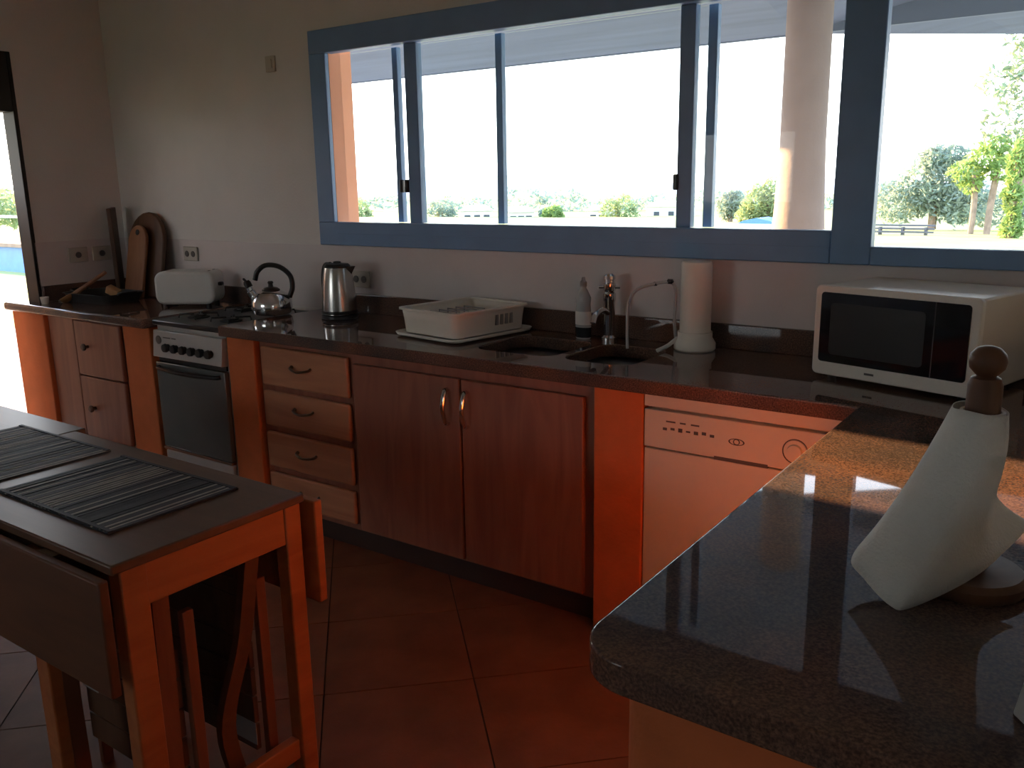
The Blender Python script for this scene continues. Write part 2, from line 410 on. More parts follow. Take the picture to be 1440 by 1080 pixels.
# ------------------------------------------------------------------ sink, tap, water filter
sk = thing('sink', 'dark steel double bowl sink sunk into the granite worktop', 'sink', (-1.06, -.31, .70))
for (x0, x1) in ((-1.385, -1.035), (-1.015, -.735)):
    bm = B(); y0, y1 = -.485, -.145
    rings = []
    for r0_, z, ins in ((.065, .853, 0), (.065, .72, .008), (.05, .70, .03)):
        rings.append([bm.verts.new((a, b, z)) for a, b in rrect(x0+ins, x1-ins, y0+ins, y1-ins, r0_)])
    for A, C in zip(rings, rings[1:]):
        n = len(A)
        for k in range(n): bm.faces.new((A[k], A[(k+1) % n], C[(k+1) % n], C[k]))
    bm.faces.new(rings[-1])
    o = obj('bowl', bm, M['sinkst'], sk); md = o.modifiers.new('thick', 'SOLIDIFY'); md.thickness = .003
    obj('drain', lathe(B(), [(.035, .7005), (.035, .704), (.012, .704), (.012, .702)], ((x0+x1)/2, -.31, 0), 20), M['chrome'], sk)

fa = thing('mixer_tap', 'tall chrome mixer tap standing behind the sink', 'tap', (-1.03, -.085, .90))
obj('tap_body', lathe(B(), [(.030, .90), (.030, .912), (.021, .92), (.021, 1.045), (.024, 1.05), (.024, 1.075), (.017, 1.08)], (-1.03, -.085, 0)), M['chrome'], fa)
obj('spout', tube(B(), catmull([(-1.03, -.085, 1.0), (-1.022, -.15, 1.022), (-1.014, -.215, 1.012), (-1.012, -.235, .985)]), .0115, 12), M['chrome'], fa)
obj('tap_head', lathe(B(), [(.019, 1.08), (.023, 1.088), (.023, 1.112), (.017, 1.116), (.017, 1.124), (.021, 1.128), (.021, 1.14), (.012, 1.148)], (-1.03, -.085, 0)), M['chrome'], fa)
obj('cross_handle', tube(B(), [(-1.066, -.10, 1.098), (-.994, -.07, 1.098)], .006, 8), M['chrome'], fa)

bt = thing('soap_bottle', 'clear dish soap bottle with white label beside the mixer tap', 'bottle', (-1.13, -.105, .90))
obj('bottle_body', lathe(B(), [(.026, .90), (.030, .906), (.030, 1.0), (.027, 1.03), (.030, 1.055), (.016, 1.085), (.011, 1.092), (.011, 1.10)], (-1.13, -.105, 0), sx=1.05, sy=.75), M['clearp'], bt)
obj('soap_fill', lathe(B(), [(.027, .903), (.0308, .908), (.0308, .945)], (-1.13, -.105, 0), sx=1.05, sy=.75), M['soap'], bt)
obj('paper_label', lathe(B(), [(.0306, .955), (.0306, 1.005)], (-1.13, -.105, 0), sx=1.05, sy=.75), M['whitep'], bt)
obj('cap', lathe(B(), [(.013, 1.098), (.013, 1.115), (.008, 1.12), (.006, 1.132)], (-1.13, -.105, 0)), M['grey'], bt)

wf = thing('water_filter', 'tall white cylindrical water filter at right of the sink', 'water filter', (-.682, -.10, .90))
obj('filter_base', lathe(B(), [(.066, .90), (.072, .905), (.072, .925), (.060, .945), (.060, .965)], (-.682, -.10, 0), 36), M['cream'], wf)
obj('filter_body', lathe(B(), [(.0535, .96), (.0535, 1.20), (.050, 1.206), (.02, 1.208)], (-.682, -.10, 0), 36), M['cream'], wf)
obj('gooseneck_spout', tube(B(), catmull([(-.742, -.125, .93), (-.742, -.14, 1.0), (-.738, -.145, 1.10), (-.752, -.15, 1.135), (-.80, -.165, 1.132), (-.862, -.19, 1.11), (-.886, -.21, 1.06), (-.884, -.22, .98), (-.880, -.225, .905)]), .0055, 10), M['clearp'], wf)
obj('valve_knob', lathe(B(), [(.004, -.012), (.009, -.008), (.009, .008), (.004, .012)], (-.757, -.15, 1.139), 12, RY), M['black'], wf)
obj('valve_knob', lathe(B(), [(.003, -.008), (.007, -.005), (.007, .005), (.003, .008)], (-.806, -.165, 1.130), 12, RY), M['black'], wf)
obj('hose', tube(B(), catmull([(-.735, -.13, .94), (-.752, -.17, .918), (-.772, -.21, .905)]), .007, 10), M['whitep'], wf)

# ------------------------------------------------------------------ dish rack
dr = thing('dish_rack', 'white plastic dish drainer basket on its drip tray', 'dish rack', (-1.60, -.235, .90), math.radians(-9), local=True)
def skirt(bm, levels, closed_bottom=True):
    rings = [[bm.verts.new((a, b, z)) for a, b in rrect(-hx, hx, -hy, hy, r)] for hx, hy, r, z in levels]
    n = len(rings[0])
    for A, C in zip(rings, rings[1:]):
        for k in range(n): bm.faces.new((A[k], A[(k+1) % n], C[(k+1) % n], C[k]))
    if closed_bottom: bm.faces.new(rings[0])
    return bm
o = obj('drip_tray', skirt(B(), [(.165, .20, .03, .003), (.180, .215, .04, .007), (.186, .221, .045, .018)]), M['cream'], dr, world=False)
o.modifiers.new('t', 'SOLIDIFY').thickness = .003
bm = skirt(B(), [(.150, .186, .025, .016), (.156, .192, .03, .07), (.160, .197, .03, .108)])
o = obj('basket', bm, M['cream'], dr, world=False); o.modifiers.new('t', 'SOLIDIFY').thickness = .003
bm = B(); ri = [[bm.verts.new((a, b, z)) for a, b in rrect(-hx, hx, -hy, hy, .035)] for hx, hy, z in ((.155, .192, .106), (.170, .207, .106), (.170, .207, .113), (.155, .192, .113))]
n = len(ri[0])
for q in range(4):
    A, C = ri[q], ri[(q+1) % 4]
    for k in range(n): bm.faces.new((A[k], A[(k+1) % n], C[(k+1) % n], C[k]))
obj('rim', bm, M['cream'], dr, world=False)
bm = B()
for k in range(4):
    box(bm, .1525, .1605, .02+k*.026, .034+k*.026, .045, .085)
obj('drain_slots', bm, M['grey'], dr, world=False)
bm = B()
for k in range(6): tube(bm, [(-.10, -.13+k*.045, .02), (-.10, -.13+k*.045, .09), (.02, -.13+k*.045, .09), (.02, -.13+k*.045, .02)], .003, 6)
obj('plate_fingers', bm, M['grey'], dr, world=False)
bm = box(B(), .06, .064, -.17, .17, .018, .095); obj('divider', bm, M['cream'], dr, world=False)

# ------------------------------------------------------------------ kettles and toaster
ek = thing('electric_kettle', 'shiny steel electric jug kettle alone on the worktop', 'kettle', (-2.345, -.19, .90), math.radians(25), local=True)
obj('power_base', lathe(B(), [(.078, 0), (.082, .004), (.080, .014), (.07, .017)], (0, 0, 0), 36), M['black'], ek, world=False)
obj('jug_body', lathe(B(), [(.074, .018), (.078, .022), (.078, .04), (.073, .12), (.064, .20), (.058, .228)], (0, 0, 0), 40), M['steel'], ek, world=False)
obj('base_ring', lathe(B(), [(.0785, .024), (.0795, .028), (.0795, .034), (.0785, .038)], (0, 0, 0), 40), M['black'], ek, world=False)
obj('lid', lathe(B(), [(.0585, .226), (.0585, .233), (.050, .242), (.018, .246), (.016, .252), (.006, .254)], (0, 0, 0), 36), M['black'], ek, world=False)
obj('handle', tube(B(), catmull([(-.045, .04, .235), (-.085, .075, .225), (-.105, .095, .17), (-.10, .09, .10), (-.075, .065, .05)]), .010, 10, 1.3), M['black'], ek, world=False)
bm = B(); v = [bm.verts.new(p) for p in ((.05, .022, .20), (.05, -.022, .20), (.085, 0, .232), (.055, .03, .232), (.055, -.03, .232), (.045, 0, .16))]
for f in ((0, 3, 2), (1, 2, 4), (0, 2, 5), (1, 5, 2), (3, 4, 2), (0, 5, 1), (0, 1, 4, 3)): bm.faces.new([v[i] for i in f])
obj('spout', bm, M['steel'], ek, smooth=False, world=False)

wk = thing('whistling_kettle', 'rounded chrome stovetop kettle with black arched handle', 'kettle', (-2.70, -.275, .906), math.radians(0), local=True)
obj('kettle_body', lathe(B(), [(.080, 0), (.088, .006), (.093, .03), (.090, .06), (.074, .09), (.050, .104), (.040, .107)], (0, 0, 0), 40), M['chrome'], wk, world=False)
obj('lid', lathe(B(), [(.041, .105), (.041, .112), (.030, .120), (.012, .124), (.010, .136), (.014, .142), (.010, .150), (.003, .151)], (0, 0, 0), 28), M['black'], wk, world=False)
a = math.radians(35); ux, uy = math.cos(a), math.sin(a)
P = lambda r, z: (r*ux, r*uy, z)
obj('handle', tube(B(), catmull([P(.084, .075), P(.100, .12), P(.092, .175), P(.045, .215), P(-.015, .222), P(-.055, .195), P(-.070, .155)]), .0115, 12, 1.2), M['black'], wk, world=False)
obj('spout', tube(B(), catmull([P(-.062, .06), P(-.088, .095), P(-.102, .128)]), [.024]*5+[.02]*6+[.015]*6, 14), M['chrome'], wk, world=False)
obj('whistle', tube(B(), [P(-.098, .122), P(-.108, .142), P(-.112, .152)], [.017, .018, .013], 14), M['black'], wk, world=False)
obj('whistle_lever', tube(B(), [P(-.108, .145), P(-.122, .160), P(-.126, .162)], [.006, .006, .004], 8), M['black'], wk, world=False)

ts = thing('toaster', 'white rounded toaster standing left of the cooker', 'toaster', (-3.43, -.195, .888), math.radians(34), local=True)
bm = B(); pts = rrect(-.152, .152, .012, .180, .045, 8); prism(bm, pts, (-.085, .085), 'y')
obj('toaster_body', bm, M['whitep'], ts, .015, 3, world=False)
for y in (-.032, .032): obj('bread_slot', bx(-.12, .12, y-.014, y+.014, .174, .1795), M['black'], ts, world=False)
obj('lever', bx(.150, .170, -.018, .018, .10, .118), M['black'], ts, .004, world=False)
for sx_ in (-.11, .11):
    for sy_ in (-.06, .06): obj('foot', lathe(B(), [(.014, 0), (.014, .014)], (sx_, sy_, 0), 12), M['black'], ts, world=False)

# ------------------------------------------------------------------ boards and clutter in the left corner
cb = thing('cutting_board', 'big round topped wooden cutting board leaning on the back wall', 'cutting board', (-4.00, -.14, .888))
def board(w2, h, th, hole=True):
    pts = [(-w2, 0), (w2, 0)]
    for k in range(13):
        a = PI*k/12; pts.append((w2*math.cos(a), h-w2+w2*math.sin(a)))
    return prism(B(), pts, (-th/2, th/2), 'y')
def lean(bm, loc, tilt, rz=0):
    bm.transform(Matrix.Translation(loc) @ Matrix.Rotation(rz, 4, 'Z') @ Matrix.Rotation(tilt, 4, 'X')); return bm
obj('board_body', lean(board(.170, .47, .028), (-3.985, -.115, .890), math.radians(-11)), M['dwood'], cb, .008)
cb2 = thing('cutting_board', 'pale narrow board standing in for warm reflection on the bigger dark board', 'cutting board', (-4.03, -.19, .888))
obj('board_body', lean(board(.085, .40, .02), (-4.00, -.165, .890), math.radians(-11.5)), M['bwood'], cb2, .006)  # separate paler board in place of a warm reflection on the big one
obj('hang_hole', lean(lathe(B(), [(.016, -.002), (.016, .002)], (0, -.0105, .36), 14, RX), (-4.00, -.165, .890), math.radians(-11.5)), M['black'], cb2)
cb3 = thing('cutting_board', 'tall thin dark board standing edge on in the wall corner', 'cutting board', (-4.17, -.12, .888))
obj('board_body', lean(bx(-.012, .012, -.06, .06, 0, .49), (-4.215, -.11, .889), math.radians(3), math.radians(46)), M['dwood'], cb3, .004)
tr = thing('roasting_pan', 'low dark roasting pan in the left corner of the worktop', 'pan', (-4.0, -.34, .888), math.radians(4), local=True)
o = obj('pan_body', skirt(B(), [(.17, .10, .03, .002), (.19, .12, .035, .05), (.198, .128, .035, .052)]), M['iron'], tr, world=False)
o.modifiers.new('t', 'SOLIDIFY').thickness = .003
obj('handle', tube(B(), catmull([(-.19, -.05, .048), (-.215, -.045, .058), (-.215, .045, .058), (-.19, .05, .048)]), .006, 8), M['iron'], tr, world=False)
obj('handle', tube(B(), catmull([(.19, -.05, .048), (.215, -.045, .058), (.215, .045, .058), (.19, .05, .048)]), .006, 8), M['iron'], tr, world=False)
sp = thing('wooden_spatula', 'wooden spatula leaning across the low dark roasting pan', 'spatula', (-4.12, -.44, .90))
obj('spatula_handle', tube(B(), [(-3.99, -.32, 1.045), (-4.06, -.40, .975), (-4.10, -.445, .935)], [.010, .011, .014], 8), M['bwood'], sp)
bm = B(); tube(bm, [(-4.095, -.44, .94), (-4.115, -.462, .92), (-4.145, -.495, .895)], [.016, .028, .030], 10, .3)
obj('spatula_blade', bm, M['lwood'], sp)
wb = thing('wooden_block', 'small pale wooden block lying in the dark pan', 'block', (-3.93, -.33, .895))
bm = bx(-.035, .035, -.02, .02, -.02, .02); bm.transform(Matrix.Translation((-3.92, -.33, .945)) @ Matrix.Rotation(.5, 4, 'Y') @ Matrix.Rotation(.4, 4, 'Z'))
obj('block_body', bm, M['lwood'], wb, .003)
cu = thing('egg_cup', 'tiny pale cup at the doorway end of the worktop', 'cup', (-4.165, -.565, .888))
obj('cup_body', lathe(B(), [(.016, .888), (.018, .891), (.022, .925), (.020, .925), (.016, .895)], (-4.19, -.565, 0), 18), M['cream'], cu)
nk = thing('folded_napkin', 'small folded pale napkin on the worktop left of the pan', 'napkin', (-4.14, -.40, .888))
bm = bx(-.03, .03, -.04, .04, 0, .006); bm.transform(Matrix.Translation((-4.205, -.43, .889)) @ Matrix.Rotation(.3, 4, 'Z')); obj('napkin_fold', bm, M['tag'], nk, .002)

# ------------------------------------------------------------------ sockets
def socket(label, c, face, w2, h2, name='wall_socket', cat='socket', grp=None):
    o = thing(name, label, cat, c, group=grp)
    x, y, z = c
    if face == 'y':
        obj('cover_plate', bx(x-w2, x+w2, y-.012, y, z-h2, z+h2), M['socket'], o, .003)
        if name == 'light_switch': obj('rocker', bx(x-w2*.5, x+w2*.5, y-.017, y-.010, z-h2*.55, z+h2*.55), M['socket'], o, .002)
        else:
            for dx in (-w2*.45, w2*.45): obj('outlet', lathe(B(), [(h2*.42, .0), (h2*.42, .004)], (x+dx, y-.011, z), 14, RX), M['dgrey'], o)
    else:
        obj('cover_plate', bx(x, x+.012, y-w2, y+w2, z-h2, z+h2), M['socket'], o, .003)
        obj('outlet', lathe(B(), [(h2*.42, 0), (h2*.42, .004)], (x+.011, y, z), 14, RY), M['dgrey'], o)
socket('cream socket plate on the left wall nearer the doorway', (XL+.006, -.30, 1.125), 'x', .055, .04)
socket('cream socket plate on the left wall nearer the corner', (XL+.006, -.16, 1.125), 'x', .055, .04)
socket('cream double socket on the wall above the toaster', (-3.66, -.006, 1.13), 'y', .06, .038)
socket('cream double socket on the wall right of the electric kettle', (-2.38, -.006, 1.055), 'y', .055, .038)
socket('small plain switch plate high on the wall left of the window', (-2.905, 0, 2.045), 'y', .032, .036, 'light_switch', 'switch')

# ------------------------------------------------------------------ cabinets
def bow(bm, a, b, out, r=.0045):
    a, b, out = Vector(a), Vector(b), Vector(out); m_ = (a+b)/2
    tube(bm, catmull([a, a+out*.55+(b-a)*.06, m_+out, b+out*.55-(b-a)*.06, b]), r, 8, 1.4); return bm
lc = thing('drawer_cabinet', 'reddish wooden base cabinet with two deep drawers and round knobs', 'cabinet', (-3.83, -.3, 0))
obj('carcass', bx(-4.19, -3.44, -.545, -.03, .10, .842), M['cab'], lc)
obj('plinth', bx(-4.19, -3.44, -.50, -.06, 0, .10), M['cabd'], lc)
obj('side_panel', bx(-4.185, -3.935, -.565, -.545, .14, .835), M['cab'], lc, .004)
for z0, z1, zk in ((.536, .825, .693), (.20, .530, .367)):
    d = obj('drawer', bx(-3.92, -3.505, -.572, -.547, z0, z1), M['cab'], lc, .008, 3)
    obj('knob', lathe(B(), [(.008, 0), (.008, .014), (.018, .02), (.019, .028), (.012, .034)], (-3.802, -.572, zk), 18, RX), M['dwood'], d)

dc = thing('drawer_cabinet', 'wooden stack of four small drawers with metal bow handles', 'cabinet', (-2.18, -.3, 0))
obj('carcass', bx(-2.46, -1.897, -.555, -.03, .105, .855), M['cab'], dc)
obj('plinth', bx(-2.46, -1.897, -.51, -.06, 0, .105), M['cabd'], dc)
for i, (z0, z1, h) in enumerate(((.660, .826, .752), (.482, .636, .572), (.298, .455, .385), (.132, .272, .205))):
    d = obj('drawer', bx(-2.432, -1.918, -.578, -.556, z0, z1), M['cabh'], dc, .009, 3)
    obj('handle', bow(B(), (-2.235, -.578, h+.006), (-2.125, -.578, h+.006), (0, -.028, -.014), .0055), M['bronze'], d)
sc_ = thing('sink_cabinet', 'wide reddish wooden two door cupboard under the sink', 'cabinet', (-1.35, -.3, 0))
obj('carcass', bx(-1.897, -.808, -.555, -.50, .105, .855), M['cab'], sc_)
obj('side_panel', bx(-1.895, -1.875, -.50, -.03, .105, .855), M['cab'], sc_)
obj('side_panel', bx(-.83, -.81, -.50, -.03, .105, .855), M['cab'], sc_)
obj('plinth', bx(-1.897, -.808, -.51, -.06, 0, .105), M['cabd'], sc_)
for x0, x1, hx in ((-1.888, -1.362, -1.412), (-1.352, -.852, -1.325)):
    d = obj('door', bx(x0, x1, -.577, -.556, .118, .806), M['cab'], sc_, .004)
    obj('handle', bow(B(), (hx, -.577, .765), (hx, -.577, .635), (0, -.034, 0), .006), M['chrome'], d)

# ------------------------------------------------------------------ cooker
ck = thing('cooker', 'freestanding gas cooker with dark glass oven door between orange piers', 'cooker', (-2.9, -.32, 0))
cx0, cx1 = -3.165, -2.655
obj('cooker_body', bx(cx0, cx1, -.575, -.04, .05, .865), M['silver'], ck, .003)
obj('hob', bx(cx0, cx1, -.60, -.03, .862, .885), M['black'], ck, .005)
bm = B(); prism(bm, [(-.575, .712), (-.612, .715), (-.598, .838), (-.575, .838)], (cx0, cx1), 'x')
cp = obj('control_panel', bm, M['silver'], ck, .003)
for k in range(6):
    x = -3.045+k*.063
    obj('knob', lathe(B(), [(.017, 0), (.017, .012), (.021, .014), (.018, .026), (.008, .027)], (x, -.606, .765), 16, RX), M['black'], cp)
obj('timer_dial', lathe(B(), [(.020, 0), (.020, .003), (.015, .004)], (-3.118, -.604, .795), 18, RX), M['dgrey'], cp)
bm = B()
for k, (a, b) in enumerate(((-3.085, -3.03), (-3.02, -2.99))): box(bm, a, b, -.6035, -.599, .806, .8105)
obj('panel_print', bm, M['dgrey'], cp)
obj('vent_gap', bx(cx0+.005, cx1-.005, -.585, -.57, .690, .712), M['black'], ck)
dd = obj('oven_door', bx(cx0, cx1, -.602, -.576, .275, .688), M['ovengl'], ck, .004)
obj('door_handle', bow(B(), (cx0+.03, -.60, .664), (cx1-.03, -.60, .664), (0, -.038, -.004), .009), M['black'], dd)
obj('door_trim', bx(cx0, cx1, -.605, -.58, .262, .274), M['chrome'], dd)
obj('warming_drawer', bx(cx0+.004, cx1-.004, -.598, -.576, .075, .255), M['silver'], ck, .004)
for bx_, by_ in ((-3.03, -.44), (-2.79, -.44), (-3.03, -.18), (-2.79, -.18)):
    b_ = obj('burner', lathe(B(), [(.05, .885), (.05, .890), (.035, .891), (.035, .899), (.01, .90)], (bx_, by_, 0), 20), M['iron'], ck)
    bm = B()
    for a in range(4):
        ca, sa = math.cos(a*PI/2+.78), math.sin(a*PI/2+.78)
        tube(bm, [(bx_+.02*ca, by_+.02*sa, .903), (bx_+.085*ca, by_+.085*sa, .903), (bx_+.09*ca, by_+.09*sa, .886)], .004, 6)
    obj('grate', bm, M['iron'], b_)
for sx_ in (cx0+.04, cx1-.04):
    for sy_ in (-.53, -.1): obj('foot', lathe(B(), [(.02, 0), (.02, .055)], (sx_, sy_, 0), 12), M['black'], ck)

# ------------------------------------------------------------------ dishwasher
dw = thing('dishwasher', 'white dishwasher under the worktop beside the bright orange pier', 'dishwasher', (-.34, -.3, 0))
obj('casing', bx(-.628, .045, -.555, -.04, .09, .852), M['white'], dw)
obj('top_strip', bx(-.628, .045, -.590, -.556, .812, .853), M['white'], dw, .003)
pn = obj('control_panel', bx(-.628, .045, -.588, -.556, .684, .803), M['white'], dw, .003)
obj('door', bx(-.628, .045, -.584, -.556, .115, .678), M['white'], dw, .003)
obj('plinth', bx(-.628, .045, -.53, -.1, 0, .09), M['cabd'], dw)
bm = B()
for i, x in enumerate((-.565, -.54, -.515, -.49, -.465, -.44, -.415)):
    box(bm, x, x+.013, -.5895, -.5875, .744+.003*(i % 2), .752+.002*(i % 3))
for x, wd in ((-.555, .03), (-.51, .018), (-.475, .026)): box(bm, x, x+wd, -.5895, -.5875, .770, .7745)
obj('button_print', bm, M['dgrey'], pn)
def ring2(bm, c, rx, rz, th, n=28):
    a = []
    for q in (1., 1.-th):
        a.append([bm.verts.new((c[0]+rx*q*math.cos(2*PI*k/n), c[1], c[2]+rz*q*math.sin(2*PI*k/n))) for k in range(n)])
    f = [bm.faces.new((a[0][k], a[0][(k+1) % n], a[1][(k+1) % n], a[1][k])) for k in range(n)]
    g = bmesh.ops.extrude_face_region(bm, geom=f); bmesh.ops.translate(bm, verts=[v for v in g['geom'] if isinstance(v, bmesh.types.BMVert)], vec=(0, -.0015, 0))
    return bm
bm = ring2(B(), (-.334, -.588, .742), .024, .010, .16); ring2(bm, (-.334, -.588, .742), .010, .009, .25)
obj('oval_emblem', bm, M['dgrey'], pn)
obj('dial', lathe(B(), [(.032, 0), (.032, .004), (.022, .005), (.020, .014), (.016, .015)], (-.165, -.588, .742), 24, RX), M['white'], pn)
obj('dial_ring', ring2(B(), (-.165, -.589, .742), .036, .036, .08), M['dgrey'], pn)
obj('handle_lip', bx(-.40, -.24, -.5885, -.56, .679, .690), M['dgrey'], pn)

# ------------------------------------------------------------------ microwave
mw = thing('microwave', 'white microwave oven with wide black door in the worktop corner', 'microwave', (.06, -.22, .90), math.radians(-15.5), local=True)
W2, D2, z0, z1 = .232, .17, .016, .272
obj('casing', bx(-W2, W2, -D2+.02, D2, z0, z1), M['white'], mw, .006, world=False)
bm = prism(B(), rrect(-W2-.003, W2+.003, z0-.004, z1+.003, .016), (-D2, -D2+.022), 'y')
fr_ = obj('front_frame', bm, M['cream'], mw, .004, world=False)
obj('door_glass', prism(B(), rrect(-W2+.018, W2-.022, z0+.036, z1-.016, .010), (-D2-.004, -D2+.002), 'y'), M['blackg'], mw, .001, world=False)
obj('control_seam', bx(.118, .1205, -D2-.0048, -D2-.003, z0+.036, z1-.016), M['dgrey'], mw, world=False)
obj('badge', bx(-.068, -.040, -D2-.0012, -D2+.001, z0+.014, z0+.020), M['dgrey'], mw, world=False)
obj('door_window', prism(B(), rrect(-W2+.05, .095, z0+.06, z1-.045, .012), (-D2-.0046, -D2-.003), 'y'), M['black'], mw, world=False)
for sx_ in (-.19, .19):
    for sy_ in (-.13, .13): obj('foot', lathe(B(), [(.012, 0), (.014, .017)], (sx_, sy_, 0), 12), M['black'], mw, world=False)

# ------------------------------------------------------------------ paper towel holder
AX = Vector((.388, -1.582, 0))
ph = thing('towel_holder', 'dark turned wooden paper towel stand with ball finial on the peninsula', 'towel holder', (AX.x, AX.y, .90))
obj('base', lathe(B(), [(.078, .90), (.082, .906), (.082, .917), (.074, .925), (.03, .928), (.02, .932)], AX, 40), M['mwood'], ph)
obj('rod', lathe(B(), [(.018, .925), (.018, 1.14), (.0225, 1.145), (.0225, 1.195), (.019, 1.205), (.011, 1.209)], AX, 24), M['mwood'], ph)
obj('finial', lathe(B(), [(.010, 1.206), (.0155, 1.211), (.0225, 1.219), (.0245, 1.229), (.0225, 1.239), (.015, 1.247), (.006, 1.250)], AX, 24), M['mwood'], ph)
pr_ = thing('paper_roll', 'white paper towel roll with its last sheet flaring out like a cone', 'paper towel', (AX.x, AX.y, .93))
bm = B()
n = 24
lo_o, hi_o, lo_i, hi_i = [[bm.verts.new((AX.x+r*math.cos(2*PI*k/n), AX.y+r*math.sin(2*PI*k/n), z)) for k in range(n)] for r, z in ((.029, .934), (.029, 1.158), (.0242, .934), (.0242, 1.158))]
for k in range(n):
    j = (k+1) % n
    bm.faces.new((lo_o[k], lo_o[j], hi_o[j], hi_o[k])); bm.faces.new((lo_i[j], lo_i[k], hi_i[k], hi_i[j]))
    bm.faces.new((hi_o[k], hi_o[j], hi_i[j], hi_i[k])); bm.faces.new((lo_o[j], lo_o[k], lo_i[k], lo_i[j]))
obj('roll_core', bm, M['paper'], pr_)
Rv, Tv = Vector((.816, .578, 0)), Vector((.578, -.816, 0))
def loop3(pts, n=72): # closed smooth loop of (r, t, z)
    m_ = len(pts); out = []
    for i in range(m_):
        a, b, c, d = [Vector(pts[(i+k-1) % m_]) for k in range(4)]
        for k in range(n//m_):
            t = k/(n//m_); q = .5*((2*b)+(c-a)*t+(2*a-5*b+4*c-d)*t*t+(3*b-a-3*c+d)*t**3)
            out.append(q)
    return out
top = loop3([(-.040, -.004, 1.162), (-.034, .018, 1.164), (-.008, .033, 1.160), (.018, .028, 1.157), (.032, .006, 1.158), (.024, -.022, 1.163), (0, -.032, 1.165), (-.028, -.022, 1.165)])
mid = loop3([(-.104, .004, 1.040), (-.092, .036, 1.040), (-.045, .055, 1.045), (.006, .040, 1.05), (.026, .008, 1.055), (.032, -.030, 1.06), (-.01, -.05, 1.06), (-.07, -.035, 1.05)])
bot = loop3([(-.170, .006, .943), (-.163, .038, .924), (-.142, .078, .9035), (-.118, .086, .9035), (-.035, .066, .930), (.030, .030, .952), (.092, -.020, .985), (.03, -.085, .985), (-.10, -.06, .96)])
bm = B(); rings = []
for s in range(13):
    t = s/12; ring = []
    for a, b, c in zip(top, mid, bot):
        q = a*(1-t)*(1-2*t)+b*4*t*(1-t)+c*t*(2*t-1)
        p = AX+Rv*q.x+Tv*q.y; ring.append(bm.verts.new((p.x, p.y, q.z)))
    rings.append(ring)
nn = len(rings[0])
for A, C in zip(rings, rings[1:]):
    for k in range(nn): bm.faces.new((A[k], A[(k+1) % nn], C[(k+1) % nn], C[k]))
o = obj('loose_sheet', bm, M['paper'], pr_); o.modifiers.new('t', 'SOLIDIFY').thickness = .0012

# pale box whose corner shows at the right end of the peninsula
pb = thing('napkin_box', 'pale grey box cut by the right picture edge on the peninsula', 'box', (.597, -1.912, .90), math.radians(38), local=True)
bm = B(); q0 = [bm.verts.new((a*.09, b*.07, 0)) for a, b in ((-1, -1), (1, -1), (1, 1), (-1, 1))]; q1 = [bm.verts.new((a*.070, b*.054, .16)) for a, b in ((-1, -1), (1, -1), (1, 1), (-1, 1))]
bm.faces.new(q0); bm.faces.new(q1)
for k in range(4): bm.faces.new((q0[k], q0[(k+1) % 4], q1[(k+1) % 4], q1[k]))
obj('box_body', bm, M['tag'], pb, .004, world=False)
obj('box_lid', bx(-.072, .072, -.056, .056, .16, .172), M['tag'], pb, .003, world=False)

# ------------------------------------------------------------------ drop leaf table
tb = thing('drop_leaf_table', 'wooden drop leaf table with hanging flaps and striped placemats on top', 'table', (-1.6, -1.84, 0))
obj('top_board', bx(-2.048, -1.027, -2.088, -1.594, .738, .760), M['tabt'], tb, .004)
obj('top_board', bx(-2.95, -2.052, -2.088, -1.560, .738, .760), M['tabt'], tb, .004)
obj('apron', bx(-1.068, -1.045, -2.05, -1.60, .640, .736), M['tabo'], tb, .003)
obj('apron', bx(-2.85, -1.08, -2.04, -2.02, .640, .736), M['dwood'], tb)
obj('apron', bx(-2.85, -1.08, -1.64, -1.62, .640, .736), M['dwood'], tb)
for x0, x1, y0, y1 in ((-1.082, -1.040, -2.065, -2.005), (-1.082, -1.040, -1.645, -1.597), (-2.85, -2.81, -2.06, -2.0), (-2.85, -2.81, -1.65, -1.6)):
    obj('leg', bx(x0, x1, y0, y1, 0, .737), M['tabo'], tb, .004)
obj('bottom_rail', bx(-1.075, -1.047, -2.0, -1.648, .06, .115), M['tabo'], tb, .003)
obj('gate_leg', bx(-1.43, -1.375, -2.075, -2.045, 0, .70), M['tabo'], tb, .004)
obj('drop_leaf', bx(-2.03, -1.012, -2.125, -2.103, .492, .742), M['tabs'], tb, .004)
obj('drop_leaf', bx(-2.03, -1.012, -1.578, -1.553, .470, .735), M['tabo'], tb, .004)
for x in (-1.25, -1.85):
    obj('hinge', bx(x-.03, x+.03, -2.104, -2.086, .728, .740), M['bronze'], tb)

